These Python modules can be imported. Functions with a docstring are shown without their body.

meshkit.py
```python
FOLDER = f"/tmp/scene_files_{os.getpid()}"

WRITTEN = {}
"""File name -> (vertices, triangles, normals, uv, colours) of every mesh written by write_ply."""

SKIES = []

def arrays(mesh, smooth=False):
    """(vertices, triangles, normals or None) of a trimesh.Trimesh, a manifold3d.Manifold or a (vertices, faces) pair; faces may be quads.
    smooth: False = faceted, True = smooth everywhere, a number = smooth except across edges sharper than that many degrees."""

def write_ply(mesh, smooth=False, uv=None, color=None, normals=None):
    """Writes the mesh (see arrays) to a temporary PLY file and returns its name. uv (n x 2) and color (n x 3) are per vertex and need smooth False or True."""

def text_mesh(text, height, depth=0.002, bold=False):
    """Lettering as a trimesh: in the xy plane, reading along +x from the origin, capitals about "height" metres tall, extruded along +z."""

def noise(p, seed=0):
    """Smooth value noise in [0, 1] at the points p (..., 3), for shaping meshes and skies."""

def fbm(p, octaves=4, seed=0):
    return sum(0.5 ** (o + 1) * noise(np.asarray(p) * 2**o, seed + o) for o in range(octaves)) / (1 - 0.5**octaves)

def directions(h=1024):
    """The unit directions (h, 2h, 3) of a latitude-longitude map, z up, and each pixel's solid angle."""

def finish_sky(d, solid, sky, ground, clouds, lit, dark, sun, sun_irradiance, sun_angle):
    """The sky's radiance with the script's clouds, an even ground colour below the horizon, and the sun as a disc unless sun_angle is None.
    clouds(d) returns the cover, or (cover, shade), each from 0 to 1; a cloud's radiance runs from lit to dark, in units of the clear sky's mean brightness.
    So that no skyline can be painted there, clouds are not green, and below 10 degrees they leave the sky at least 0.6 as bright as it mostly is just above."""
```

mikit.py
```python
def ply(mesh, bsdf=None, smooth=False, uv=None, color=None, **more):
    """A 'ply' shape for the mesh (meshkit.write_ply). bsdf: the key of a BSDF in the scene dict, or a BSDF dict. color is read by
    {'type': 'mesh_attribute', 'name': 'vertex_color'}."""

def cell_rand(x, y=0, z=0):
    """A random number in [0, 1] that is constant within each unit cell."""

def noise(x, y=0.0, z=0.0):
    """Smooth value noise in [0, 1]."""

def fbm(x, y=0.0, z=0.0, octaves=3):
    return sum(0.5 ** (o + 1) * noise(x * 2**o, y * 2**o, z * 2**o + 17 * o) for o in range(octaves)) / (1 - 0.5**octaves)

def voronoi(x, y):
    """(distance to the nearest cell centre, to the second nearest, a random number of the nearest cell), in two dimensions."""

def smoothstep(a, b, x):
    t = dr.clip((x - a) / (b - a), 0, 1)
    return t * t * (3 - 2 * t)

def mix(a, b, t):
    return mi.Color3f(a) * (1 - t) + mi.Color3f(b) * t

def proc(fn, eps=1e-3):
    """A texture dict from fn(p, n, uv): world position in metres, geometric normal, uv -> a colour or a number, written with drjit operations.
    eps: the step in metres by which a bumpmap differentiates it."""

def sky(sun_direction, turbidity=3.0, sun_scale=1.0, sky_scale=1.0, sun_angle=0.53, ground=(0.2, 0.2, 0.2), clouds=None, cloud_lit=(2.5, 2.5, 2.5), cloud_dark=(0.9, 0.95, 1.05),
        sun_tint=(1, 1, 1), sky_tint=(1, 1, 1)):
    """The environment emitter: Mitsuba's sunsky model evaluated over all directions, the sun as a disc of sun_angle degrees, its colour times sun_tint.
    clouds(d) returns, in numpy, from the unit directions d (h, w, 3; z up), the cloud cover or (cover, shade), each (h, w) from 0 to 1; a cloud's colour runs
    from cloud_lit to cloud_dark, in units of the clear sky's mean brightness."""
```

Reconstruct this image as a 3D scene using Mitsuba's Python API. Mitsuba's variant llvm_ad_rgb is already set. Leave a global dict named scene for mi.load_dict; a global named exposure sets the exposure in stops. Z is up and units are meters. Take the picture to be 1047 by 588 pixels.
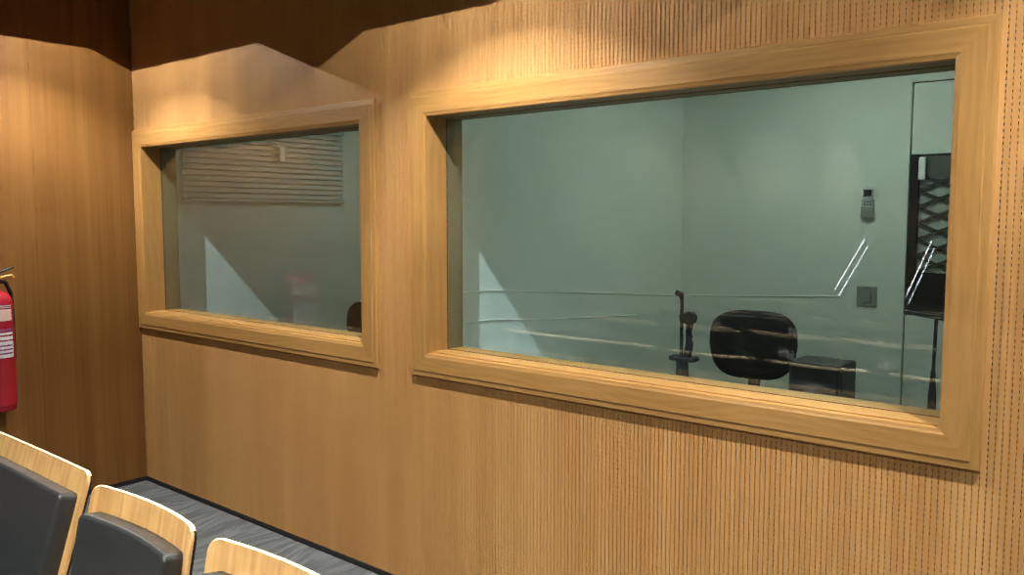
import math, random
import numpy as np, trimesh, mitsuba as mi, drjit as dr
import mikit, meshkit
from mikit import proc, ply, noise, fbm, cell_rand, smoothstep, mix
from shapely.geometry import Polygon, box as sbox

T = mi.ScalarTransform4f
random.seed(7)
scene, labels = {}, {}

# ------------------------------------------------------------------ camera, exposure
W, H, F = 1047, 588, 850.0
YAW, PITCH = math.radians(39.5), math.atan(72 / F)
CAM = np.array([4.871, -2.408, 1.6])
FWD = np.array([-math.sin(YAW) * math.cos(PITCH), math.cos(YAW) * math.cos(PITCH), -math.sin(PITCH)])
scene['camera'] = {'type': 'perspective', 'fov_axis': 'x', 'fov': math.degrees(2 * math.atan(W / 2 / F)),
                   'near_clip': 0.05, 'far_clip': 100.0,
                   'to_world': T().look_at(origin=CAM.tolist(), target=(CAM + FWD).tolist(), up=[0, 0, 1])}
exposure = 0.2
# ------------------------------------------------------------------ light levels (the lamps themselves are built further down)
WARM = np.array([1.0, 1.0, 1.0])
BEAM_1, SPILL_1 = 12.0, 2.9   # radiant intensity of a square lamp by the window wall: main beam, spill around it
BEAM_2, SPILL_2 = 19.0, 2.0   # of a square lamp over the seats
WASH_I, HALL_I, GLINT_L = 9.0, 8.0, 9.0   # of a wall washer, of a high ceiling downlight, glow of the added rail highlights
LAMP_R = 0.009
BOOTH_L = 8.1          # radiance of the unseen ceiling panels added to brighten the booths


# ------------------------------------------------------------------ materials
def rgb(c): return {'type': 'rgb', 'value': [float(v) for v in c]}


def mat(name, **kw):
    d = {'type': 'principled'}
    for k, v in kw.items():
        d[k] = rgb(v) if isinstance(v, (tuple, list)) and len(v) == 3 else (proc(v) if callable(v) else v)
    scene[name] = {'type': 'twosided', 'bsdf': d}
    return name


OAK_A, OAK_B = (0.50, 0.270, 0.092), (0.39, 0.190, 0.058)


def oak_wall(p, n, uv):
    u = p.x + p.y * 1.31
    pan = dr.floor((p.x + p.y) / 0.56 + 40.001)
    strip = cell_rand(dr.floor(u / 0.137 + 30), 5, 1)
    g = fbm(u * 95, p.z * 2.2, 3.0, octaves=3)
    broad = fbm(u * 9, p.z * 0.5, 8.0, octaves=2)
    t = 0.42 * g + 0.38 * broad + 0.12 * strip + 0.10 * cell_rand(pan, 2, 9)
    return mix(OAK_A, OAK_B, smoothstep(0.18, 0.85, t))


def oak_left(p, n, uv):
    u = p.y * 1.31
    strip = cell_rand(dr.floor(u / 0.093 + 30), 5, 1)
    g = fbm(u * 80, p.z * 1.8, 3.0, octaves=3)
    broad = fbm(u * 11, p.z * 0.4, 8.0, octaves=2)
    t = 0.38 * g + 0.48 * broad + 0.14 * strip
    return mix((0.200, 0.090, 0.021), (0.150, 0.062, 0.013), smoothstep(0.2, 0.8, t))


def holes(p, n, uv):
    f = p.z / 0.016
    f = dr.abs(f - dr.floor(f) - 0.5)
    base = mix((0.50, 0.27, 0.09), (0.42, 0.21, 0.065), fbm((p.x + p.y) * 80, p.z * 2, 1.0))
    return mix(base, (0.03, 0.017, 0.008), smoothstep(0.28, 0.20, f))


def oak_rail(p, n, uv):
    w = fbm(p.x * 2.3, p.z * 9, 4.0, octaves=2)
    ring = 0.5 + 0.5 * dr.sin((p.z + p.y * 0.6) * 260 + w * 26)
    g = fbm(p.x * 5, p.z * 170, p.y * 170, octaves=3)
    return mix((0.40, 0.215, 0.064), (0.31, 0.155, 0.042), smoothstep(0.2, 0.85, 0.55 * g + 0.12 * ring + 0.33 * w))


def oak_stile(p, n, uv):
    w = fbm(p.z * 2.3, p.x * 9, 7.0, octaves=2)
    ring = 0.5 + 0.5 * dr.sin((p.x + p.y * 0.6) * 230 + w * 22)
    g = fbm(p.z * 5, p.x * 170, p.y * 170, octaves=3)
    return mix((0.39, 0.208, 0.061), (0.31, 0.152, 0.041), smoothstep(0.2, 0.85, 0.55 * g + 0.12 * ring + 0.33 * w))


def beech(p, n, uv):
    g = fbm(p.x * 70, p.z * 3, p.y * 9, octaves=3)
    fl = smoothstep(0.66, 0.8, noise(p.x * 120, p.z * 9, 2.0))
    return mix(mix((0.66, 0.40, 0.15), (0.52, 0.28, 0.09), smoothstep(0.25, 0.8, g)), (0.42, 0.21, 0.07), fl * 0.3)


def carpet(p, n, uv):
    wob = fbm(p.x * 3.0, p.y * 3.0, 5.0, octaves=2)
    s = fbm(p.x * 52 + wob * 9, p.y * 6.5, 2.0, octaves=3)
    f = noise(p.x * 420, p.y * 420, 1.0)
    tile = cell_rand(dr.floor(p.x / 0.5), dr.floor(p.y / 0.5), 3)
    v = smoothstep(0.22, 0.8, 0.70 * s + 0.24 * f + 0.06 * tile)
    return mix((0.062, 0.066, 0.062), (0.125, 0.132, 0.125), v)


def leather(p, n, uv):
    g = fbm(p.x * 260, p.y * 260, p.z * 260, octaves=2)
    return 0.00022 * g


def plaster(p, n, uv):
    return mix((0.70, 0.72, 0.69), (0.64, 0.66, 0.63), fbm(p.x * 2.3, p.y * 2.3, p.z * 2.3, octaves=3))


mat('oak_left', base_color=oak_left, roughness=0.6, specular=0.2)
mat('birch', base_color=(0.62, 0.54, 0.40), roughness=0.6)
mat('oak_dark', base_color=(0.12, 0.055, 0.02), roughness=0.6)
mat('oak_wall', base_color=oak_wall, roughness=0.6, specular=0.2)
mat('oak_holes', base_color=holes, roughness=0.8)
mat('oak_rail', base_color=oak_rail, roughness=0.38, specular=0.45)
mat('oak_stile', base_color=oak_stile, roughness=0.38, specular=0.45)
mat('beech', base_color=beech, roughness=0.32, specular=0.5)
mat('ply_edge_lit', base_color=(0.88, 0.70, 0.42), roughness=0.3, specular=0.5)
mat('carpet', base_color=carpet, roughness=0.95)
mat('plaster', base_color=plaster, roughness=0.8)
mat('ceiling_white', base_color=(0.36, 0.34, 0.30), roughness=0.9)
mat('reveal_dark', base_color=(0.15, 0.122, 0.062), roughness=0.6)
mat('black_plastic', base_color=(0.014, 0.014, 0.014), roughness=0.42)
mat('black_cloth', base_color=(0.018, 0.017, 0.017), roughness=0.85, sheen=0.2)
mat('black_matt', base_color=(0.010, 0.009, 0.008), roughness=0.8)
mat('dark_steel', base_color=(0.03, 0.03, 0.03), roughness=0.45, metallic=0.3)
mat('grey_plastic', base_color=(0.22, 0.23, 0.22), roughness=0.5)
mat('dark_grey', base_color=(0.09, 0.10, 0.095), roughness=0.6)
mat('blind_grey', base_color=(0.50, 0.52, 0.51), roughness=0.6)
mat('slat_grey', base_color=(0.36, 0.38, 0.39), roughness=0.55)
mat('white_plastic', base_color=(0.82, 0.82, 0.80), roughness=0.4)
mat('door_white', base_color=(0.66, 0.68, 0.65), roughness=0.5)
mat('lattice_bar', base_color=(0.035, 0.038, 0.035), roughness=0.6)
mat('lattice_back', base_color=(0.36, 0.39, 0.365), roughness=0.7)
mat('red_paint', base_color=(0.36, 0.010, 0.024), roughness=0.28, specular=0.5, clearcoat=0.5)
mat('label_white', base_color=(0.74, 0.66, 0.68), roughness=0.5)
mat('label_pink', base_color=(0.78, 0.52, 0.46), roughness=0.5)
mat('label_purple', base_color=(0.26, 0.10, 0.22), roughness=0.5)
mat('brass', base_color=(0.80, 0.50, 0.12), roughness=0.3, metallic=0.9)
mat('booth_carpet', base_color=(0.10, 0.10, 0.095), roughness=0.95)
mat('desk_grey', base_color=(0.45, 0.46, 0.44), roughness=0.5)
scene['leather'] = {'type': 'twosided', 'bsdf': {'type': 'bumpmap', 'arbitrary': proc(leather, 0.0006), 'scale': 1.0,
                    'bsdf': {'type': 'principled', 'base_color': rgb((0.027, 0.030, 0.029)), 'roughness': 0.36, 'specular': 0.5}}}
scene['chrome'] = {'type': 'twosided', 'bsdf': {'type': 'roughconductor', 'material': 'Al', 'alpha': 0.11}}
scene['glass_pane'] = {'type': 'thindielectric', 'int_ior': 1.52, 'specular_transmittance': rgb((0.88, 0.955, 0.96))}


# ------------------------------------------------------------------ mesh helpers
def box(x0, x1, y0, y1, z0, z1):
    b = trimesh.creation.box(extents=[x1 - x0, y1 - y0, z1 - z0])
    b.apply_translation([(x0 + x1) / 2, (y0 + y1) / 2, (z0 + z1) / 2])
    return b


def rbox(x0, x1, y0, y1, z0, z1, r=0.008):
    """A box with chamfered edges: the hull of its inset faces."""
    c = np.array([(x0 + x1) / 2, (y0 + y1) / 2, (z0 + z1) / 2])
    e = np.array([x1 - x0, y1 - y0, z1 - z0]) / 2
    r = min(r, e.min() * 0.98)
    k = 0.2929 * r
    pts = []
    for s in np.ndindex(2, 2, 2):
        s = np.array(s) * 2 - 1
        for a in range(3):
            d = np.full(3, r); d[a] = 0
            pts.append(s * (e - d))
        pts.append(s * (e - np.array([k * 1.45] * 3)))
        for a in range(3):
            d = np.full(3, k); d[a] = r
            pts.append(s * (e - d))
    m = trimesh.convex.convex_hull(np.array(pts))
    m.apply_translation(c)
    return m


def cat(*ms):
    ms = [m for m in ms if m is not None]
    return trimesh.util.concatenate(ms) if len(ms) > 1 else ms[0]


def tube(pts, r, n=10):
    p = np.asarray(pts, float)
    r = np.broadcast_to(np.asarray(r, float), (len(p),))
    t = np.gradient(p, axis=0); t /= np.linalg.norm(t, axis=1, keepdims=True)
    ref = np.array([0, 0, 1.0]) if abs(t[0][2]) < 0.9 else np.array([1.0, 0, 0])
    V, a = [], None
    for i in range(len(p)):
        a = np.cross(t[i], ref) if a is None else a - t[i] * (a @ t[i])
        a = a / np.linalg.norm(a); b = np.cross(t[i], a)
        for k in range(n):
            w = 2 * math.pi * k / n
            V.append(p[i] + r[i] * (math.cos(w) * a + math.sin(w) * b))
    Fc = []
    for i in range(len(p) - 1):
        for k in range(n):
            q = [i * n + k, i * n + (k + 1) % n, (i + 1) * n + (k + 1) % n, (i + 1) * n + k]
            Fc += [[q[0], q[1], q[2]], [q[0], q[2], q[3]]]
    c0, c1 = len(V), len(V) + 1
    V += [p[0], p[-1]]
    for k in range(n):
        Fc += [[c0, (k + 1) % n, k], [c1, (len(p) - 1) * n + k, (len(p) - 1) * n + (k + 1) % n]]
    m = trimesh.Trimesh(np.array(V), np.array(Fc), process=False)
    m.fix_normals()
    return m


def lathe(prof, n=32, at=(0, 0, 0)):
    m = trimesh.creation.revolve(np.array(prof, float), sections=n)
    m.apply_translation(at)
    return m


def cyl(p0, p1, r, n=20): return tube([p0, (np.array(p0) + np.array(p1)) / 2, p1], r, n)


def rot(m, deg, axis, about=(0, 0, 0)):
    m = m.copy(); m.apply_transform(trimesh.transformations.rotation_matrix(math.radians(deg), axis, about)); return m


def move(m, v):
    m = m.copy(); m.apply_translation(v); return m


# ------------------------------------------------------------------ naming helpers
def numbered(key):
    taken = lambda k: k in scene or k in labels or any(s.startswith(k + '__') for s in scene)
    if not taken(key): return key
    i = 1
    while taken(f'{key}_{i:03d}'): i += 1
    return f'{key}_{i:03d}'


def add(name, mesh, m, parent=None, smooth=False, **more):
    key = numbered((parent + '__' if parent else '') + name)
    scene[key] = ply(mesh, m, smooth=smooth, **more)
    return key


def thing(name, label, cat_, group=None):
    key = numbered(name)
    labels[key] = {'label': label, 'category': cat_}
    if group: labels[key]['group'] = group
    return key


def struct(key, label=None):
    labels[key] = {'kind': 'structure'}
    if label: labels[key]['label'] = label
    return key


def put(src, dst, m4):
    """Copies every part of the thing src under the key dst, moved by m4."""
    for k in [k for k in scene if k.startswith(src + '__')]:
        scene[dst + k[len(src):]] = {**scene[k], 'to_world': T(m4.tolist())}
        if k in labels: labels[dst + k[len(src):]] = dict(labels[k])


# ------------------------------------------------------------------ the shell: walls, floor, ceiling
X1, YB = 8.6, -14.0                 # right wall and far wall of the hall
WT = 0.20                           # thickness of the window wall
LOW, HIGH, STEP = 3.00, 3.30, -4.2  # ceilings
PITCH_G, SEAM = 0.016, 0.56
OUT = [(0.004, 2.137, 0.942, 2.103), (2.350, 4.466, 0.942, 2.103)]     # outer edges of the two frames
FRW = 0.098
INN = [(a + FRW, b - FRW, c + FRW + 0.004, d - FRW + 0.002) for a, b, c, d in OUT]


def wall_with_holes(rect, holes_, y0, y1):
    g = sbox(*rect)
    for a, b, c, d in holes_: g = g.difference(sbox(a, c, b, d))
    m = trimesh.creation.extrude_polygon(g, y1 - y0, engine='earcut')
    v = m.vertices.copy()
    m = trimesh.Trimesh(np.c_[v[:, 0], y0 + v[:, 2], v[:, 1]], m.faces, process=False)
    m.fix_normals()
    return m


struct('wall_front', 'oak acoustic wall with fine vertical grooves holding the two booth windows')
add('backing', wall_with_holes((0, 0.0, X1, HIGH), [(a - .01, b + .01, c - .01, d + .01) for a, b, c, d in INN], 0.0023, WT - 0.02), 'oak_holes', 'wall_front')


def ribs(u0, u1, cuts, z0, z1):
    """Ribs of a grooved panel in (u, depth, z): depth 0 is the face, 4.5 mm the bottom of a groove."""
    V, Fc = [], []
    n0, n1 = round(u0 / PITCH_G), round(u1 / PITCH_G)
    for k in range(n0, n1):
        a, b = k * PITCH_G + 0.0010, (k + 1) * PITCH_G - 0.0010
        if k == n0: a += 0.0008
        segs = [(z0, z1)]
        for c in cuts:
            if b > c[0] and a < c[1]: segs = [(z0, c[2]), (c[3], z1)]
        for lo, hi in segs:
            i = len(V)
            ch = 0.0008
            for z in (lo, hi):
                V += [(a, 0.0024, z), (a, ch, z), (a + ch, 0, z), (b - ch, 0, z), (b, ch, z), (b, 0.0024, z)]
            for q in range(5):
                Fc += [[i + q, i + q + 1, i + q + 7], [i + q, i + q + 7, i + q + 6]]
    return np.array(V), np.array(Fc)


k, u = 0, 0.0
while u < X1 - 0.01:
    e = min(u + SEAM, X1)
    V, Fc = ribs(u, e, [(a + 0.03, b - 0.03, c + 0.03, d - 0.03) for a, b, c, d in OUT], 0.027, HIGH - 0.001)
    m = trimesh.Trimesh(V, Fc, process=False)
    add('panel', m, 'oak_wall', 'wall_front')
    u = e

struct('wall_left', 'oak acoustic wall meeting the window wall at the corner')
add('backing', box(-0.12, -0.0045, YB, 0.0, 0, HIGH), 'oak_dark', 'wall_left')
u = 0.0
while u < -YB - 0.01:
    e = min(u + SEAM, -YB)
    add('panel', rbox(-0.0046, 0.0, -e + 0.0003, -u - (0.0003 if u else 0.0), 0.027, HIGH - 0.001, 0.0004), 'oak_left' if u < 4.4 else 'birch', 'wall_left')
    u = e

struct('wall_right'); scene['wall_right'] = ply(box(X1, X1 + .1, YB, 0.0, 0, HIGH), 'oak_dark')
struct('wall_back'); scene['wall_back'] = ply(box(-0.12, X1 + .1, YB - .1, YB, 0, HIGH), 'oak_dark')
struct('floor', 'dark grey streaked carpet floor'); scene['floor'] = ply(box(-0.12, X1 + .1, YB - .1, 0.0045, -0.08, 0.0), 'carpet')
struct('ceiling')
add('low_soffit', box(0.0, X1, STEP, 0.0, LOW, LOW + 0.06), 'ceiling_white', 'ceiling')
add('soffit_face', box(0.0, X1, STEP - 0.02, STEP, LOW, HIGH), 'ceiling_white', 'ceiling')
add('high_ceiling', box(-0.12, X1 + .1, YB - .1, WT, HIGH, HIGH + 0.08), 'ceiling_white', 'ceiling')
struct('baseboard_front', 'thin black recessed skirting along the window wall')
scene['baseboard_front'] = ply(box(0.0, X1, -0.003, 0.0022, 0.0, 0.027), 'black_matt')
struct('baseboard_left', 'thin black recessed skirting along the left wall')
scene['baseboard_left'] = ply(box(-0.0044, 0.003, YB, -0.003, 0.0, 0.027), 'black_matt')

# ------------------------------------------------------------------ the two booth windows
PROF = [(0.0, 0.0), (0.0, 0.014), (0.003, 0.017), (0.022, 0.018), (0.025, 0.021), (0.084, 0.021), (0.090, 0.0185), (FRW, 0.0165), (FRW, -0.012)]


def frame_side(A, B, n):
    """Mitred piece from the outer corner A to B (x, z), its width growing along n."""
    A, B, n = (np.array(v, float) for v in (A, B, n))
    t = (B - A) / np.linalg.norm(B - A)
    V = []
    for s, d in PROF:
        a, b = A + t * s + n * s, B - t * s + n * s
        V += [(a[0], -d, a[1]), (b[0], -d, b[1])]
    Fc = []
    for i in range(len(PROF) - 1):
        Fc += [[2 * i, 2 * i + 1, 2 * i + 3], [2 * i, 2 * i + 3, 2 * i + 2]]
    m = trimesh.Trimesh(np.array(V), np.array(Fc), process=False)
    if m.face_normals[4][1] > 0: m.invert()
    return m


PANE_1, PANE_2 = 0.105, 0.165
for i, ((a, b, c, d), (ia, ib, ic, id_)) in enumerate(zip(OUT, INN)):
    w = struct(f'window_{i + 1}', ['smaller-looking booth window at the corner, glazed in a wide oak frame', 'large booth window on the right, glazed in a wide oak frame'][i])
    add('frame_rail', frame_side((a, d), (b, d), (0, -1)), 'oak_rail', w)
    add('frame_rail', frame_side((a, c), (b, c), (0, 1)), 'oak_rail', w)
    add('frame_stile', frame_side((a, c), (a, d), (1, 0)), 'oak_stile', w)
    add('frame_stile', frame_side((b, c), (b, d), (-1, 0)), 'oak_stile', w)
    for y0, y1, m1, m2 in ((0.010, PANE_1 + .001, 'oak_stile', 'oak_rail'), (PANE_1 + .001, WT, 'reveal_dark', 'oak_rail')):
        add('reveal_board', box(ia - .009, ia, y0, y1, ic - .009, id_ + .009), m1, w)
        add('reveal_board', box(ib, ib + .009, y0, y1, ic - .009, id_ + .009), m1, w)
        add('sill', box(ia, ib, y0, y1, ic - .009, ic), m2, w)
        add('head_board', box(ia, ib, y0, y1, id_, id_ + .009), 'reveal_dark', w)  # dark colour puts the shade under the head into the board
    # gaskets and panes
    for y, tilt in ((PANE_1, 0.0), (PANE_2, 0.34)):
        ring = sbox(ia, ic, ib, id_).difference(sbox(ia + .002, ic + .002, ib - .002, id_ - .002))
        g = trimesh.creation.extrude_polygon(ring, 0.005, engine='earcut')
        v = g.vertices.copy()
        g = trimesh.Trimesh(np.c_[v[:, 0], y - 0.003 + v[:, 2], v[:, 1]], g.faces, process=False); g.fix_normals()
        if y == PANE_1: add('gasket', g, 'oak_dark', w)
        q = math.tan(math.radians(tilt)) * (id_ - ic) / 2
        V = np.array([(ia + .002, y - q, ic + .002), (ib - .002, y - q, ic + .002), (ib - .002, y + q, id_ - .002), (ia + .002, y + q, id_ - .002)])
        add('pane', (V, np.array([[0, 1, 2], [0, 2, 3]])), 'glass_pane', w)

# ------------------------------------------------------------------ the two booths behind the glass
BY, BH = 2.45, 2.60
PL, PM0, PM1, PR = -0.03, 2.19, 2.29, 4.75
lin = wall_with_holes((PL, 0.0, PR, BH), [(a - .009, b + .009, c - .009, d + .009) for a, b, c, d in INN], WT - 0.02, WT)
struct('wall_booth_front'); scene['wall_booth_front'] = ply(lin, 'plaster')
struct('wall_booth_left', 'white side wall of the corner booth'); scene['wall_booth_left'] = ply(box(PL - .12, PL, 0.0046, BY, 0, BH), 'plaster')
struct('wall_booth_middle', 'white partition between the two booths'); scene['wall_booth_middle'] = ply(box(PM0, PM1, WT, BY, 0, BH), 'plaster')
struct('wall_booth_right'); scene['wall_booth_right'] = ply(box(PR, PR + .1, WT, BY, 0, BH), 'plaster')
DX0, DX1, DZ = 3.645, 4.52, 2.32
struct('wall_booth_back', 'white back wall of the booths')
scene['wall_booth_back'] = ply(wall_with_holes((PL - .12, 0, PR + .1, BH), [(DX0, DX1, -0.01, DZ)], BY, BY + .10), 'plaster')
struct('floor_booth'); scene['floor_booth'] = ply(box(PL - .12, PR + .1, WT - 0.02, BY + .1, -0.08, 0.0), 'booth_carpet')
struct('ceiling_booth'); scene['ceiling_booth'] = ply(box(PL - .12, PR + .1, WT - 0.02, BY + .1, BH, BH + .08), 'plaster')

# the booth door with its dark barred vision panel
d = struct('door_1', 'pale booth door with a dark latticed vision panel')
add('upper_panel', rbox(DX0 + .006, DX1 - .006, BY + .012, BY + .05, 1.935, DZ - .006, .004), 'door_white', d)
add('lower_panel', rbox(DX0 + .006, DX1 - .006, BY + .012, BY + .05, 0.01, 1.065, .004), 'door_white', d)
add('stile', box(DX0 + .006, DX0 + .048, BY + .012, BY + .05, 1.065, 1.935), 'black_matt', d)
add('stile', box(DX1 - .09, DX1 - .006, BY + .012, BY + .05, 1.065, 1.935), 'door_white', d)
add('vision_panel', box(DX0 + .048, DX1 - .09, BY + .040, BY + .046, 1.065, 1.935), 'lattice_back', d)
add('top_band', box(DX0 + .048, DX1 - .09, BY + .030, BY + .038, 1.80, 1.935), 'dark_grey', d)
add('bottom_band', box(DX0 + .048, DX1 - .09, BY + .030, BY + .038, 1.065, 1.30), 'black_matt', d)
lx0, lx1 = DX0 + .048, DX1 - .09


def bar(xa, za, xb, zb, y, w):
    t = np.array([xb - xa, zb - za]); t /= np.linalg.norm(t); n = np.array([-t[1], t[0]]) * w / 2
    P = [(xa + n[0], za + n[1]), (xa - n[0], za - n[1]), (xb - n[0], zb - n[1]), (xb + n[0], zb + n[1])]
    V = np.array([(x, yy, z) for yy in (y, y + .006) for x, z in P])
    m = trimesh.convex.convex_hull(V)
    return m


cell, rise = 0.19, 0.088
for r in range(6):
    z = 1.30 + r * rise
    x = lx0 + 0.006
    q = 0
    while x + cell <= lx1 + 0.02:
        add('lattice_bar', bar(x, z + .004, x + cell, z + rise - .004, BY + .022, .017), 'lattice_bar', d)
        add('lattice_bar', bar(x, z + rise - .004, x + cell, z + .004, BY + .029, .017), 'lattice_bar', d)
        x += cell
add('hinge_plate', rbox(DX0 + .048, DX0 + .082, BY - .004, BY + .012, 1.80, 1.92, .003), 'white_plastic', d)
labels[d + '__hinge_plate'] = {'label': 'small white plate at the top corner of the dark panel'}

# ------------------------------------------------------------------ lamps
def bulb(key, x, y, z, lights):
    """A frosted bulb with its light: (intensity, full-strength half-angle, cut-off half-angle) per emitter, aimed straight down."""
    m = trimesh.creation.icosphere(subdivisions=2, radius=LAMP_R); m.apply_translation([x, y, z + LAMP_R + .001])
    scene[key + '__bulb'] = ply(m, 'white_plastic', smooth=True)
    for i, (I, beam, cut) in enumerate(lights):
        scene[f'{key}__light_{i + 1}'] = {'type': 'spot', 'to_world': T().look_at(origin=[x, y, z], target=[x, y, z - 1], up=[0, 1, 0]),
                                          'intensity': rgb(I * WARM), 'beam_width': float(beam), 'cutoff_angle': float(cut)}


def square_lamp(x, y, ax0, ax1, ay, I, label):
    k = thing('square_downlight', label, 'ceiling lamp', 'square downlights of the low ceiling')
    zb, zs, t = 2.69, 2.72, 0.004
    ax0, ax1, ay = ax0 * .6, ax1 * .6, ay * .6
    add('housing', cat(box(x - ax0 - t, x - ax0, y - ay - t, y + ay + t, zb, LOW), box(x + ax1, x + ax1 + t, y - ay - t, y + ay + t, zb, LOW),
                       box(x - ax0, x + ax1, y - ay - t, y - ay, zb, LOW), box(x - ax0, x + ax1, y + ay, y + ay + t, zb, LOW)), 'black_matt', k)
    bulb(k, x, y, zs, I)
    add('lamp_stem', cyl((x, y, zs + LAMP_R * 2), (x, y, LOW), 0.004, 8), 'black_matt', k)


for iy, y in enumerate((-0.65, -2.80)):
    for ix, x in enumerate((0.55, 2.92, 4.95, 7.07)):
        if iy and not ix: continue
        square_lamp(x, y, (0.157, 0.132, 0.12, 0.12)[ix], (0.133, 0.12, 0.12, 0.12)[ix], (0.12, 0.10, 0.10, 0.10)[ix], [(BEAM_1 * (0.85, 1.15, 0.8, 0.8)[ix], 38, 56.5), (SPILL_1 * (1.15 if ix == 0 else 1), 72, 84)] if iy == 0 else [(BEAM_2, 40, 62), (SPILL_2, 70, 80)], f'black square downlight above the {("window wall aisle", "seats")[iy]}, {("first", "second", "third", "fourth")[ix]} from the left wall')


def round_lamp(x, y, I, beam, cut, label, group=None):
    k = thing('round_downlight', label, 'ceiling lamp', group)
    zb, zs, r = 3.185, 3.21, 0.085
    s = lathe([(r, 0), (r + .004, 0), (r + .004, HIGH - zb), (r, HIGH - zb), (r, 0)], 32, (x, y, zb))
    add('housing', s, 'black_matt', k)
    bulb(k, x, y, zs, [(I, beam, cut)])
    add('lamp_stem', cyl((x, y, zs + LAMP_R * 2), (x, y, HIGH), 0.004, 8), 'black_matt', k)


for y, nth in ((-6.4, 'nearest'), (-9.2, 'middle'), (-12.2, 'farthest')):
    round_lamp(0.30, y, WASH_I, 54, 57, f'{nth} of the round ceiling lamps washing the left wall of the hall', 'wall washers')
round_lamp(2.55, -6.75, HALL_I, 30, 55, 'added round ceiling lamp, unseen, lighting the chrome stair handrails')  # added lamp, placed to raise a highlight on the rails
round_lamp(6.0, -6.75, HALL_I * .5, 30, 55, 'round ceiling lamp over the empty right side of the hall')

for x, lab in ((1.1, 'added unseen ceiling panel lamp brightening the corner booth'), (3.5, 'added unseen ceiling panel lamp brightening the right booth')):
    k = thing('added_panel_lamp', lab, 'ceiling lamp')  # added panels out of view, there to brighten the booth walls
    add('frame', rbox(x - .32, x + .32, 1.18, 1.82, BH - .035, BH, .004), 'white_plastic', k)
    V = np.array([(x - .29, 1.21, BH - .036), (x - .29, 1.79, BH - .036), (x + .29, 1.79, BH - .036), (x + .29, 1.21, BH - .036)])
    scene[k + '__diffuser'] = {**ply((V, np.array([[0, 1, 2], [0, 2, 3]])), 'white_plastic'), 'emitter': {'type': 'area', 'radiance': rgb(BOOTH_L * (0.62 if x < 2 else 1.1) * np.array([.90, 1.0, .80]))}}

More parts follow.
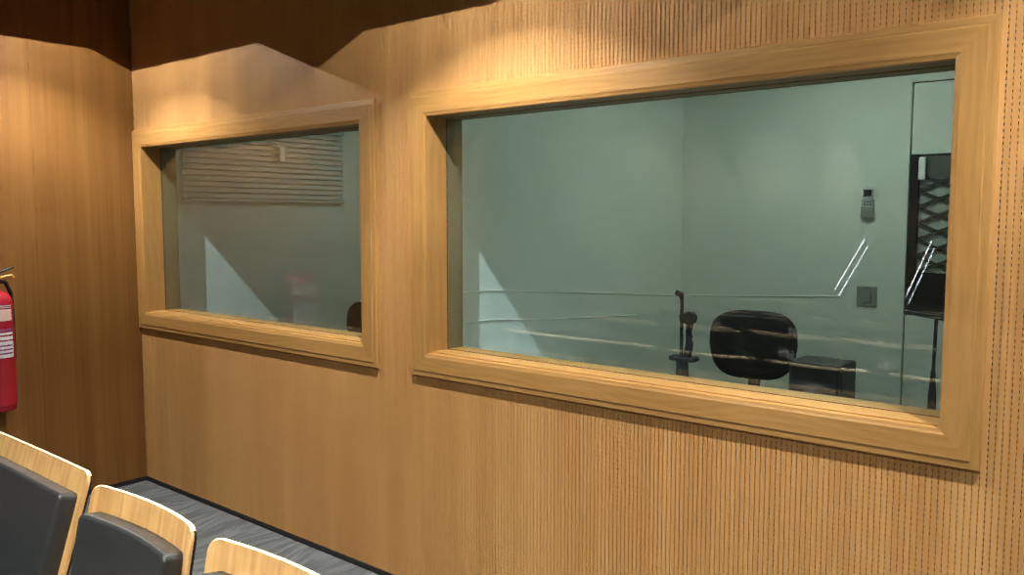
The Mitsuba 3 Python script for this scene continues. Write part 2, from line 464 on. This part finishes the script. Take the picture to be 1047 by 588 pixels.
# ------------------------------------------------------------------ auditorium seats
def seat_meshes(w, sag, recl=11.0, ends=False):
    """Tip-up seat facing -y, the middle of its shell's top edge at the origin."""
    th, hh, rc = 0.017, 0.60, 0.036

    def bend(V):
        V = np.array(V, float)
        V[:, 1] -= sag * (2 * V[:, 0] / w) ** 2
        c, s = math.cos(math.radians(recl)), math.sin(math.radians(recl))
        y, z = V[:, 1].copy(), V[:, 2].copy()
        V[:, 1], V[:, 2] = y * c + z * s, -y * s + z * c
        return V

    def slab(w_, z0, z1, rc_, y0, y1, nb, edge_only=False, face_only=False, soft=0.0, rear=0.0, side=None, part=None):
        us = sorted(set(list(np.linspace(-w_ / 2 + rc_, w_ / 2 - rc_, nb)) + [s * (w_ / 2 - rc_ + rc_ * math.sin(t)) for s in (-1, 1) for t in np.linspace(0, math.pi / 2, 7)]))
        n = len(us)
        top, bot = [], []
        for u in us:
            e = max(0.0, abs(u) - (w_ / 2 - rc_))
            dz = rc_ - math.sqrt(max(rc_ ** 2 - e ** 2, 0))
            top.append(z1 - dz); bot.append(z0 + dz)
        V, Fc = [], []

        def pushrow(y, ins):
            i0 = len(V)
            for u, a, b in zip(us, bot, top):
                su = u * (1 - 2 * ins / w_)
                m_ = (a + b) / 2
                V.append((su, y, max(m_, b - ins))); V.append((su, y, min(m_, a + ins)))
            return i0
        q = np.linspace(0, math.pi / 2, 5)
        rows = [(y0 + soft * (1 - math.sin(t)), soft * (1 - math.cos(t))) for t in q[::-1]] if soft > 0 else [(y0, 0.0)]
        rows += [(y1 - rear * (1 - math.sin(t)), rear * (1 - math.cos(t))) for t in q] if rear > 0 else [(y1, 0.0)]
        ids = [pushrow(*r) for r in rows]
        if not edge_only:
            for i0, fl in ((ids[0], 0), (ids[-1], 1)):
                for k in range(n - 1):
                    a, b, c, d_ = i0 + 2 * k, i0 + 2 * k + 1, i0 + 2 * k + 3, i0 + 2 * k + 2
                    f = [[a, b, c], [a, c, d_]]
                    Fc += f if fl == 0 else [q[::-1] for q in f]
        if not face_only:
            pairs = list(zip(ids[:-1], ids[1:]))
            nr = 4 if rear > 0 else 0
            if part == 'front': pairs = pairs[:len(pairs) - nr]
            if part == 'rear': pairs = pairs[len(pairs) - nr:]
            for i0, i1 in pairs:
                for k in range(n - 1):
                    a, b, c, d_ = i0 + 2 * k, i0 + 2 * k + 2, i1 + 2 * k + 2, i1 + 2 * k
                    on_top = abs(us[k] + us[k + 1]) / 2 < w_ / 2 - 0.30 * rc_
                    if side is None or (side == 'top') == on_top: Fc += [[a, b, c], [a, c, d_]]
                    a, b, c, d_ = (v + 1 for v in (a, b, c, d_))
                    if side != 'top': Fc += [[a, c, b], [a, d_, c]]
                for k, fl in ((0, 0), (n - 1, 1)):
                    a, b, c, d_ = i0 + 2 * k, i0 + 2 * k + 1, i1 + 2 * k + 1, i1 + 2 * k
                    f = [[a, c, b], [a, d_, c]]
                    if side != 'top': Fc += f if fl == 0 else [q_[::-1] for q_ in f]
        m = trimesh.Trimesh(bend(V), np.array(Fc), process=False)
        return m

    M = {}
    M['back_shell'] = (cat(slab(w, -hh, 0.0, rc, 0.0, th, 15, face_only=True, soft=.003, rear=.009), slab(w, -hh, 0.0, rc, 0.0, th, 15, edge_only=True, soft=.003, rear=.009, side='rest', part='front')), 'beech', 40)
    M['rear_cover'] = (cat(slab(w - .020, -hh + .010, -.010, rc - .010, th + .0004, th + .0016, 15), slab(w, -hh, 0.0, rc, 0.0, th, 15, edge_only=True, soft=.003, rear=.009, side='rest', part='rear')), 'black_matt', 40)
    M['top_edge'] = (slab(w, -hh, 0.0, rc, 0.0, th, 15, edge_only=True, soft=.003, rear=.009, side='top'), 'ply_edge_lit', 50)  # pale ply, with the light on its top put into the colour
    M['back_pad'] = (slab(w - .07, -hh + .04, -.068, .018, -.052, -.0008, 15, soft=0.012), 'leather', 50)
    # tipped-up seat pan in front of the lower back
    y1 = -0.17
    M['seat_pan'] = (rot(rbox(-w / 2 + .03, w / 2 - .03, -.055, .015, -.215, .215, .02), 6, [1, 0, 0]).apply_translation([0, y1 - .10, -.40]), 'leather', 40)
    M['seat_underside'] = (rot(rbox(-w / 2 + .03, w / 2 - .03, -.071, -.056, -.21, .21, .006), 6, [1, 0, 0]).apply_translation([0, y1 - .10, -.40]), 'beech', 40)
    for s in ((-1, 1) if ends else (-1,)):
        x = s * (w / 2 + .040)
        M['side_frame' if s < 0 else 'side_frame_001'] = (cat(rbox(x - .014, x + .014, -.40, -.10, -.40, -.30, .006), rbox(x - .014, x + .014, -.25, -.17, -.85, -.35, .006),
                                                              rbox(x - .018, x + .018, -.36, -.06, -.88, -.845, .006)), 'dark_steel', False)
        M['armrest' if s < 0 else 'armrest_001'] = (rbox(x - .021, x + .021, -.44, -.10, -.30, -.272, .009), 'beech', 40)
    bx = np.array([[0, 0, 0]])
    M['row_plate'] = (move(rot(rbox(-.032, .032, th + .0020, th + .004, -.15, -.09, .001), -recl, [1, 0, 0]), (0, 0, 0)), 'white_plastic', False)
    return M


SEAT_Z = 0.88
def build_seat(label, w, sag, recl=11.0, group=None):
    k = thing('auditorium_seat', label, 'seat', group)
    for n_, (m, b, sm) in seat_meshes(w, sag, recl).items():
        scene[f'{k}__{n_}'] = ply(m, b, smooth=sm)
    return k


def at(x, y, z=SEAT_Z, a=0.0): return np.array(T().translate([x, y, z]).rotate([0, 0, 1], a).matrix, float)


wide = build_seat('extra wide seat at the left end of the front row, black pad on beech shell', 1.07, 0.012, 17.0)
M4 = at(1.995, -1.40, 0.890)
for k in [k for k in scene if k.startswith(wide + '__')]: scene[k]['to_world'] = T(M4.tolist())
base = build_seat('single seat between the wide seat and the rightmost one, curved beech back with black pad', 0.515, 0.035)
for k in [k for k in scene if k.startswith(base + '__')]: scene[k]['to_world'] = T(at(2.862, -1.405).tolist())
s = thing('auditorium_seat', 'rightmost of the three seats, only the top of its beech back showing', 'seat')
put(base, s, at(3.445, -1.405, SEAT_Z))
ROWS = [(-2.42, 1.72, 4), (-3.36, 1.42, 6), (-4.30, 1.72, 6)]
NTH = ['second', 'third', 'fourth']
ORD = ['first', 'second', 'third', 'fourth', 'fifth', 'sixth']
for i in range(4):
    s = thing('auditorium_seat', f'front row seat, {ORD[i]} to the right of the three in view, reflected in the glass', 'seat', 'front row seats past the frame')
    put(base, s, at(4.04 + 0.595 * i, -1.405))
for (y, x0, n), nm in zip(ROWS, NTH):
    for i in range(n):
        s = thing('auditorium_seat', f'{nm} row seat, {ORD[i]} from the left wall, seen reflected in the booth glass', 'seat', f'seats of the {nm} row')
        put(base, s, at(x0 + 0.595 * i, y))

# stair handrails by the stage, seen as bright slashes in the glass
def handrail(pts_u, pts_l, label):
    k = thing('stair_handrail', label, 'handrail', 'chrome handrails by the stage')
    for pts in (pts_u, pts_l):
        add('rail', tube(pts, 0.014, 10), 'chrome', k, smooth=40)
        if pts is pts_l: continue
        p, q = np.array(pts[2]), np.array(pts[3])
        u_ = (q - p) / np.linalg.norm(q - p); n_ = np.cross(u_, [1.0, 0, 0]); n_ = n_ if n_[1] > 0 else -n_
        strip = tube([p + n_ * .012, (p + q) / 2 + n_ * .012, q + n_ * .012], 0.007, 6)  # glowing strip added as the highlight along the polished rail
        key = numbered(k + '__highlight_strip')
        scene[key] = {**ply(strip, 'white_plastic'), 'emitter': {'type': 'area', 'radiance': rgb((GLINT_L, GLINT_L, GLINT_L))}}
        labels[key] = {'label': 'glowing white strip standing in for the highlight on the rail'}
    for p in (pts_u[1], pts_u[-2]):
        add('post', cyl((p[0], p[1], 0.0), (p[0], p[1], p[2]), 0.014, 12), 'dark_steel', k, smooth=40)


handrail([(2.252, -7.0, 1.362), (2.252, -6.60, 1.362), (2.252, -6.2, 1.362), (2.252, -5.358, 0.91), (2.252, -5.30, 0.895)],
         [(2.252, -7.0, 1.240), (2.252, -6.66, 1.240), (2.252, -6.263, 1.24), (2.252, -5.425, 0.793), (2.252, -5.37, .78)], 'left of two stair handrails with added glowing highlights reflected as slashes in the large window')
handrail([(2.877, -7.0, 1.354), (2.877, -6.60, 1.354), (2.877, -6.2, 1.354), (2.877, -5.343, 0.876), (2.877, -5.28, 0.86)],
         [(2.877, -7.0, 1.215), (2.877, -6.60, 1.215), (2.877, -6.2, 1.215), (2.877, -5.451, 0.805), (2.877, -5.39, .79)], 'right of two stair handrails with added glowing highlights reflected as slashes in the large window')

# ------------------------------------------------------------------ fire extinguisher on the left wall
ex = thing('fire_extinguisher', 'red fire extinguisher hanging on the left wood wall, cut by the photo edge', 'fire extinguisher')
EX, EY = 0.108, -0.812
R_ = 0.076
add('cylinder', lathe([(0, .600), (.066, .600), (.070, .606), (.070, .622), (R_, .628), (R_, 1.150), (.072, 1.176), (.060, 1.200), (.040, 1.216), (.024, 1.222), (.024, 1.232), (0, 1.232)], 40, (EX, EY, 0)), 'red_paint', ex, smooth=40)


def wrap(z0, z1, a0, a1, off, m, label=None, n=24):
    w_ = np.radians(np.linspace(a0, a1, n))
    V = np.array([(EX + (R_ + off) * math.cos(t), EY + (R_ + off) * math.sin(t), z) for z in (z0, z1) for t in w_])
    Fc = []
    for i in range(n - 1): Fc += [[i, i + 1, n + i + 1], [i, n + i + 1, n + i]]
    key = add('label', (V, np.array(Fc)), m, ex, smooth=True)
    if label: labels[key] = {'label': label}


wrap(1.070, 1.130, -110, 40, .0010, 'label_pink', 'pale pink label band')
for z0, z1 in ((1.145, 1.150), (1.136, 1.140)): wrap(z0, z1, -110, 40, .0010, 'label_white')
for z0, z1 in ((1.018, 1.028), (0.998, 1.010), (0.972, 0.990)): wrap(z0, z1, -110, 42, .0010, 'label_purple' if z0 > 1.0 else 'label_white')
wrap(0.880, 0.965, -110, 42, .0010, 'label_white', 'white label with rows of print')
for z in (0.942, 0.922, 0.902): wrap(z - .004, z + .004, -95, 36, .0016, 'label_purple')
mk = trimesh.creation.cylinder(radius=.016, height=.002, sections=20)
mk = rot(mk, 90, [0, 1, 0]); mk = move(mk, (R_ + .0006, 0, .845)); mk = rot(mk, -32, [0, 0, 1]); mk = move(mk, (EX, EY, 0))
add('round_mark', mk, 'label_white', ex)
add('neck', lathe([(0, 1.230), (.020, 1.230), (.020, 1.252), (.016, 1.256), (.016, 1.285), (.010, 1.292), (0, 1.292)], 24, (EX, EY, 0)), 'brass', ex, smooth=40)
add('grip', tube([(EX, EY - .02, 1.276), (EX + .01, EY + .03, 1.290), (EX + .015, EY + .075, 1.300), (EX + .02, EY + .088, 1.287)], [.007, .008, .007, .005]), 'brass', ex, smooth=40)
labels[ex + '__grip'] = {'label': 'brass coloured carrying grip'}
add('lever', tube([(EX, EY - .03, 1.300), (EX + .01, EY + .02, 1.318), (EX + .012, EY + .07, 1.335), (EX + .012, EY + .085, 1.342)], .006), 'dark_steel', ex, smooth=40)
add('hose', tube([(EX, EY + .015, 1.268), (EX - .03, EY + .06, 1.262), (EX - .045, EY + .088, 1.20), (EX - .045, EY + .092, 1.08), (EX - .048, EY + .09, 0.85)], .010), 'black_plastic', ex, smooth=40)
add('wall_hook', rbox(0.0, EX - .015, EY - .02, EY + .02, 1.238, 1.256, .003), 'dark_steel', ex)

# ------------------------------------------------------------------ things in the booths
def desk(x0, x1, label):
    k = thing('booth_desk', label, 'desk')
    add('desk_top', rbox(x0, x1, 0.40, 1.10, 0.715, 0.74, .005), 'desk_grey', k)
    for x in (x0 + .05, x1 - .09):
        for y in (0.45, 1.01): add('leg', box(x, x + .04, y, y + .04, 0, .715), 'dark_steel', k)


desk(PM1 + .03, PR - .05, 'grey desk under the right booth window holding microphones and speaker')

# office chairs
def chair_parts():
    M = {}
    # backrest: rounded, cushion bowed, facing -y, its centre at the origin
    n, mrows = 40, 9
    def outline(t, sx, sz): 
        c, s_ = math.cos(t), math.sin(t)
        e = 0.62
        return sx * math.copysign(abs(c) ** e, c), sz * math.copysign(abs(s_) ** e, s_)
    V, Fc = [], []
    rows = [(0.0, .0), (.028, .0), (.045, .012), (.052, .04), (.055, .12)]
    rows = [(-y, i) for y, i in rows]
    back = [(.0, 0), (.018, .01), (.024, .05)]
    allr = [(y, i) for y, i in back[::-1]] + rows[1:]
    for y, ins in allr:
        for k in range(n):
            x, z = outline(2 * math.pi * k / n, .222 - ins, .178 - ins)
            V.append((x * (1 - .10 * max(0, -z) / .178), y - .30 * (x * x) , z))
    for r in range(len(allr) - 1):
        for k in range(n):
            a, b = r * n + k, r * n + (k + 1) % n
            Fc += [[a, b, b + n], [a, b + n, a + n]]
    V += [(0, allr[0][0], 0), (0, allr[-1][0], 0)]
    for k in range(n):
        Fc += [[len(V) - 2, (k + 1) % n, k], [len(V) - 1, (len(allr) - 1) * n + k, (len(allr) - 1) * n + (k + 1) % n]]
    m = trimesh.Trimesh(np.array(V), np.array(Fc), process=False); m.fix_normals()
    M['backrest'] = (m, 'black_cloth', 50)
    M['back_bar'] = (cat(rbox(-.03, .03, .012, .030, -.50, .05, .004), rbox(-.03, .03, -.26, .030, -.512, -.492, .004)), 'black_plastic', False)
    M['seat'] = (move(rot(rbox(-.23, .23, -.23, .23, -.04, .04, .035), 0, [1, 0, 0]), (0, -.25, -.44)), 'black_cloth', 40)
    M['gas_column'] = (cyl((0, -.25, -.84), (0, -.25, -.49), .028, 16), 'black_plastic', 40)
    for j in range(5):
        w_ = math.radians(90 + 72 * j); ex_, ey_ = .29 * math.cos(w_), .29 * math.sin(w_)
        M['base_leg' + (f'_{j:03d}' if j else '')] = (tube([(0, -.25, -.84), (ex_ / 2, -.25 + ey_ / 2, -.85), (ex_, -.25 + ey_, -.865)], [.028, .022, .016]), 'black_plastic', 40)
        M['caster' + (f'_{j:03d}' if j else '')] = (move(rot(trimesh.creation.cylinder(radius=.029, height=.045, sections=20), 90, [0, 1, 0]), (ex_, -.25 + ey_, -.911)), 'black_plastic', 40)
    return M


ck = thing('office_chair', 'black office chair with rounded backrest behind the right booth window', 'chair')
for n_, (m, b, sm) in chair_parts().items(): scene[f'{ck}__{n_}'] = {**ply(m, b, smooth=sm), 'to_world': T(at(3.117, 1.70, 0.940, 10).tolist())}
c2 = thing('office_chair', 'black office chair with only its backrest edge showing in the left booth window', 'chair')
put(ck, c2, at(0.535, 1.33, 0.845, -8))

# speaker box on the desk
sp = thing('desktop_speaker', 'small black speaker box beside the office chair in the right booth', 'speaker')
SX, SY = 3.70, 0.96
add('cabinet', rbox(SX - .108, SX + .108, SY - .02, SY + .17, .74, 1.01, .012), 'black_plastic', sp)
add('grille', rbox(SX - .092, SX + .092, SY - .027, SY - .018, .76, .985, .003), 'black_cloth', sp)

# folded microphone arm clamped to the desk
ma = thing('folded_lamp', 'folded black desk lamp on a clamp left of the office chair', 'desk lamp')
mx, my = 3.180, .80
add('base', lathe([(0, .74), (.055, .74), (.055, .752), (.030, .765), (.026, .985), (0, .985)], 28, (mx, my, 0)), 'black_plastic', ma, smooth=40)
add('collar', rbox(mx - .052, mx + .068, my - .03, my + .03, .982, 1.004, .008), 'black_plastic', ma)
add('post', cyl((mx - .006, my, 1.0), (mx - .006, my, 1.262), .0075, 12), 'dark_steel', ma, smooth=40)
add('elbow', tube([(mx - .006, my, 1.245), (mx - .010, my, 1.268), (mx - .034, my, 1.276)], [.009, .013, .013]), 'black_plastic', ma, smooth=40)
add('joint', move(rot(trimesh.creation.cylinder(radius=.028, height=.03, sections=28), 90, [1, 0, 0]), (mx + .032, my, 1.170)), 'black_plastic', ma, smooth=40)
add('joint_link', rbox(mx - .014, mx + .03, my - .012, my + .012, 1.155, 1.185, .004), 'black_plastic', ma)
add('lower_arm', tube([(mx + .036, my, 1.160), (mx + .028, my, 1.11), (mx + .034, my, 1.06), (mx + .022, my, 1.0)], [.017, .013, .017, .017]), 'black_plastic', ma, smooth=40)

# straight microphone stand at the right
ms = thing('microphone_stand', 'thin black microphone stand at the right end of the booth window', 'microphone')
sx_, sy_ = 4.125, 1.0
add('base', lathe([(0, .74), (.06, .74), (.06, .75), (.02, .762), (0, .762)], 28, (sx_, sy_, 0)), 'black_plastic', ms, smooth=40)
add('lower_tube', lathe([(0, .76), (.0145, .76), (.0145, .93), (.012, .955), (.008, 1.02), (0, 1.02)], 20, (sx_, sy_, 0)), 'dark_steel', ms, smooth=40)
add('upper_tube', cyl((sx_, sy_, 1.01), (sx_ + .003, sy_, 1.215), .0065, 12), 'dark_steel', ms, smooth=40)
add('microphone', tube([(sx_ - .11, sy_, 1.238), (sx_ - .02, sy_, 1.228), (sx_ + .07, sy_, 1.222), (sx_ + .12, sy_, 1.216)], [.008, .009, .014, .016]), 'black_plastic', ms, smooth=40)

# remote control in its wall holder, switch plate
rc = thing('remote_control', 'grey remote control in a holder on the right booth wall', 'remote control')
rx, rz = 3.442, 1.677
add('holder', cat(rbox(rx - .034, rx + .034, BY - .010, BY, rz - .085, rz + .02, .003), rbox(rx - .034, rx + .034, BY - .026, BY - .009, rz - .085, rz - .02, .003)), 'grey_plastic', rc)
add('body', rbox(rx - .027, rx + .027, BY - .022, BY - .010, rz - .075, rz + .082, .005), 'slat_grey', rc)
add('screen', rbox(rx - .021, rx + .021, BY - .024, BY - .021, rz + .038, rz + .074, .001), 'black_plastic', rc)
for r in range(2):
    for c_ in range(3): add('button', rbox(rx - .018 + .0145 * c_, rx - .008 + .0145 * c_, BY - .0245, BY - .021, rz + .004 - .016 * r, rz + .013 - .016 * r, .001), 'dark_grey', rc)
sw = thing('wall_plate', 'dim grey square wall plate under the remote control in the right booth', 'switch')
add('plate', rbox(3.398, 3.506, BY - .010, BY, 1.098, 1.212, .003), 'grey_plastic', sw)
add('rocker', rbox(3.428, 3.476, BY - .015, BY - .009, 1.12, 1.19, .002), 'grey_plastic', sw)

# thin pale lines, drawn as tubes along the walls of the right booth
for pts, lab in (([(PM1 + .004, 0.21, 1.262), (PM1 + .004, .551, 1.254), (PM1 + .004, 1.37, 1.187), (PM1 + .006, 2.36, 1.100), (2.36, BY - .004, 1.096), (3.31, BY - .004, 1.148)], 'upper pale cable running along the right booth walls'),
                 ([(PM1 + .004, 0.21, 1.118), (PM1 + .004, .551, 1.114), (PM1 + .004, 1.013, 1.074), (PM1 + .004, 1.89, 1.015)], 'lower pale cable running along the partition of the right booth')):
    k = thing('wall_line', lab, 'line')
    add('line', tube(pts, .0030, 8), 'white_plastic', k)

# slatted blind high on the left booth's side wall
bl = thing('slatted_blind', 'grey horizontal slatted blind high on the side wall of the corner booth', 'blind')
by0, by1 = 0.30, 1.56
add('head_rail', rbox(PL, PL + .045, by0, by1, 2.19, 2.225, .004), 'blind_grey', bl)
for r in range(13):
    z = 2.17 - r * 0.036
    m = rot(box(PL + .006, PL + .034, by0, by1, z - .0012, z + .0012), 74, [0, 1, 0], (PL + .020, 0, z))
    add('slat', m, 'blind_grey', bl)
add('bottom_rail', rbox(PL + .008, PL + .034, by0, by1, 1.70, 1.718, .004), 'blind_grey', bl)
tg = thing('white_tag', 'small white wand hanging in front of the slatted blind', 'tag')
add('wand', rbox(PL + .050, PL + .066, 0.985, 1.028, 1.975, 2.085, .006), 'white_plastic', tg)
add('hook', tube([(PL + .054, 0.99, 2.08), (PL + .05, .97, 2.10), (PL + .03, .95, 2.10)], .008), 'white_plastic', tg, smooth=40)

for k, v in scene.items():
    if v.get('type') == 'ply' and 'emitter' in v: v.setdefault('face_normals', True)
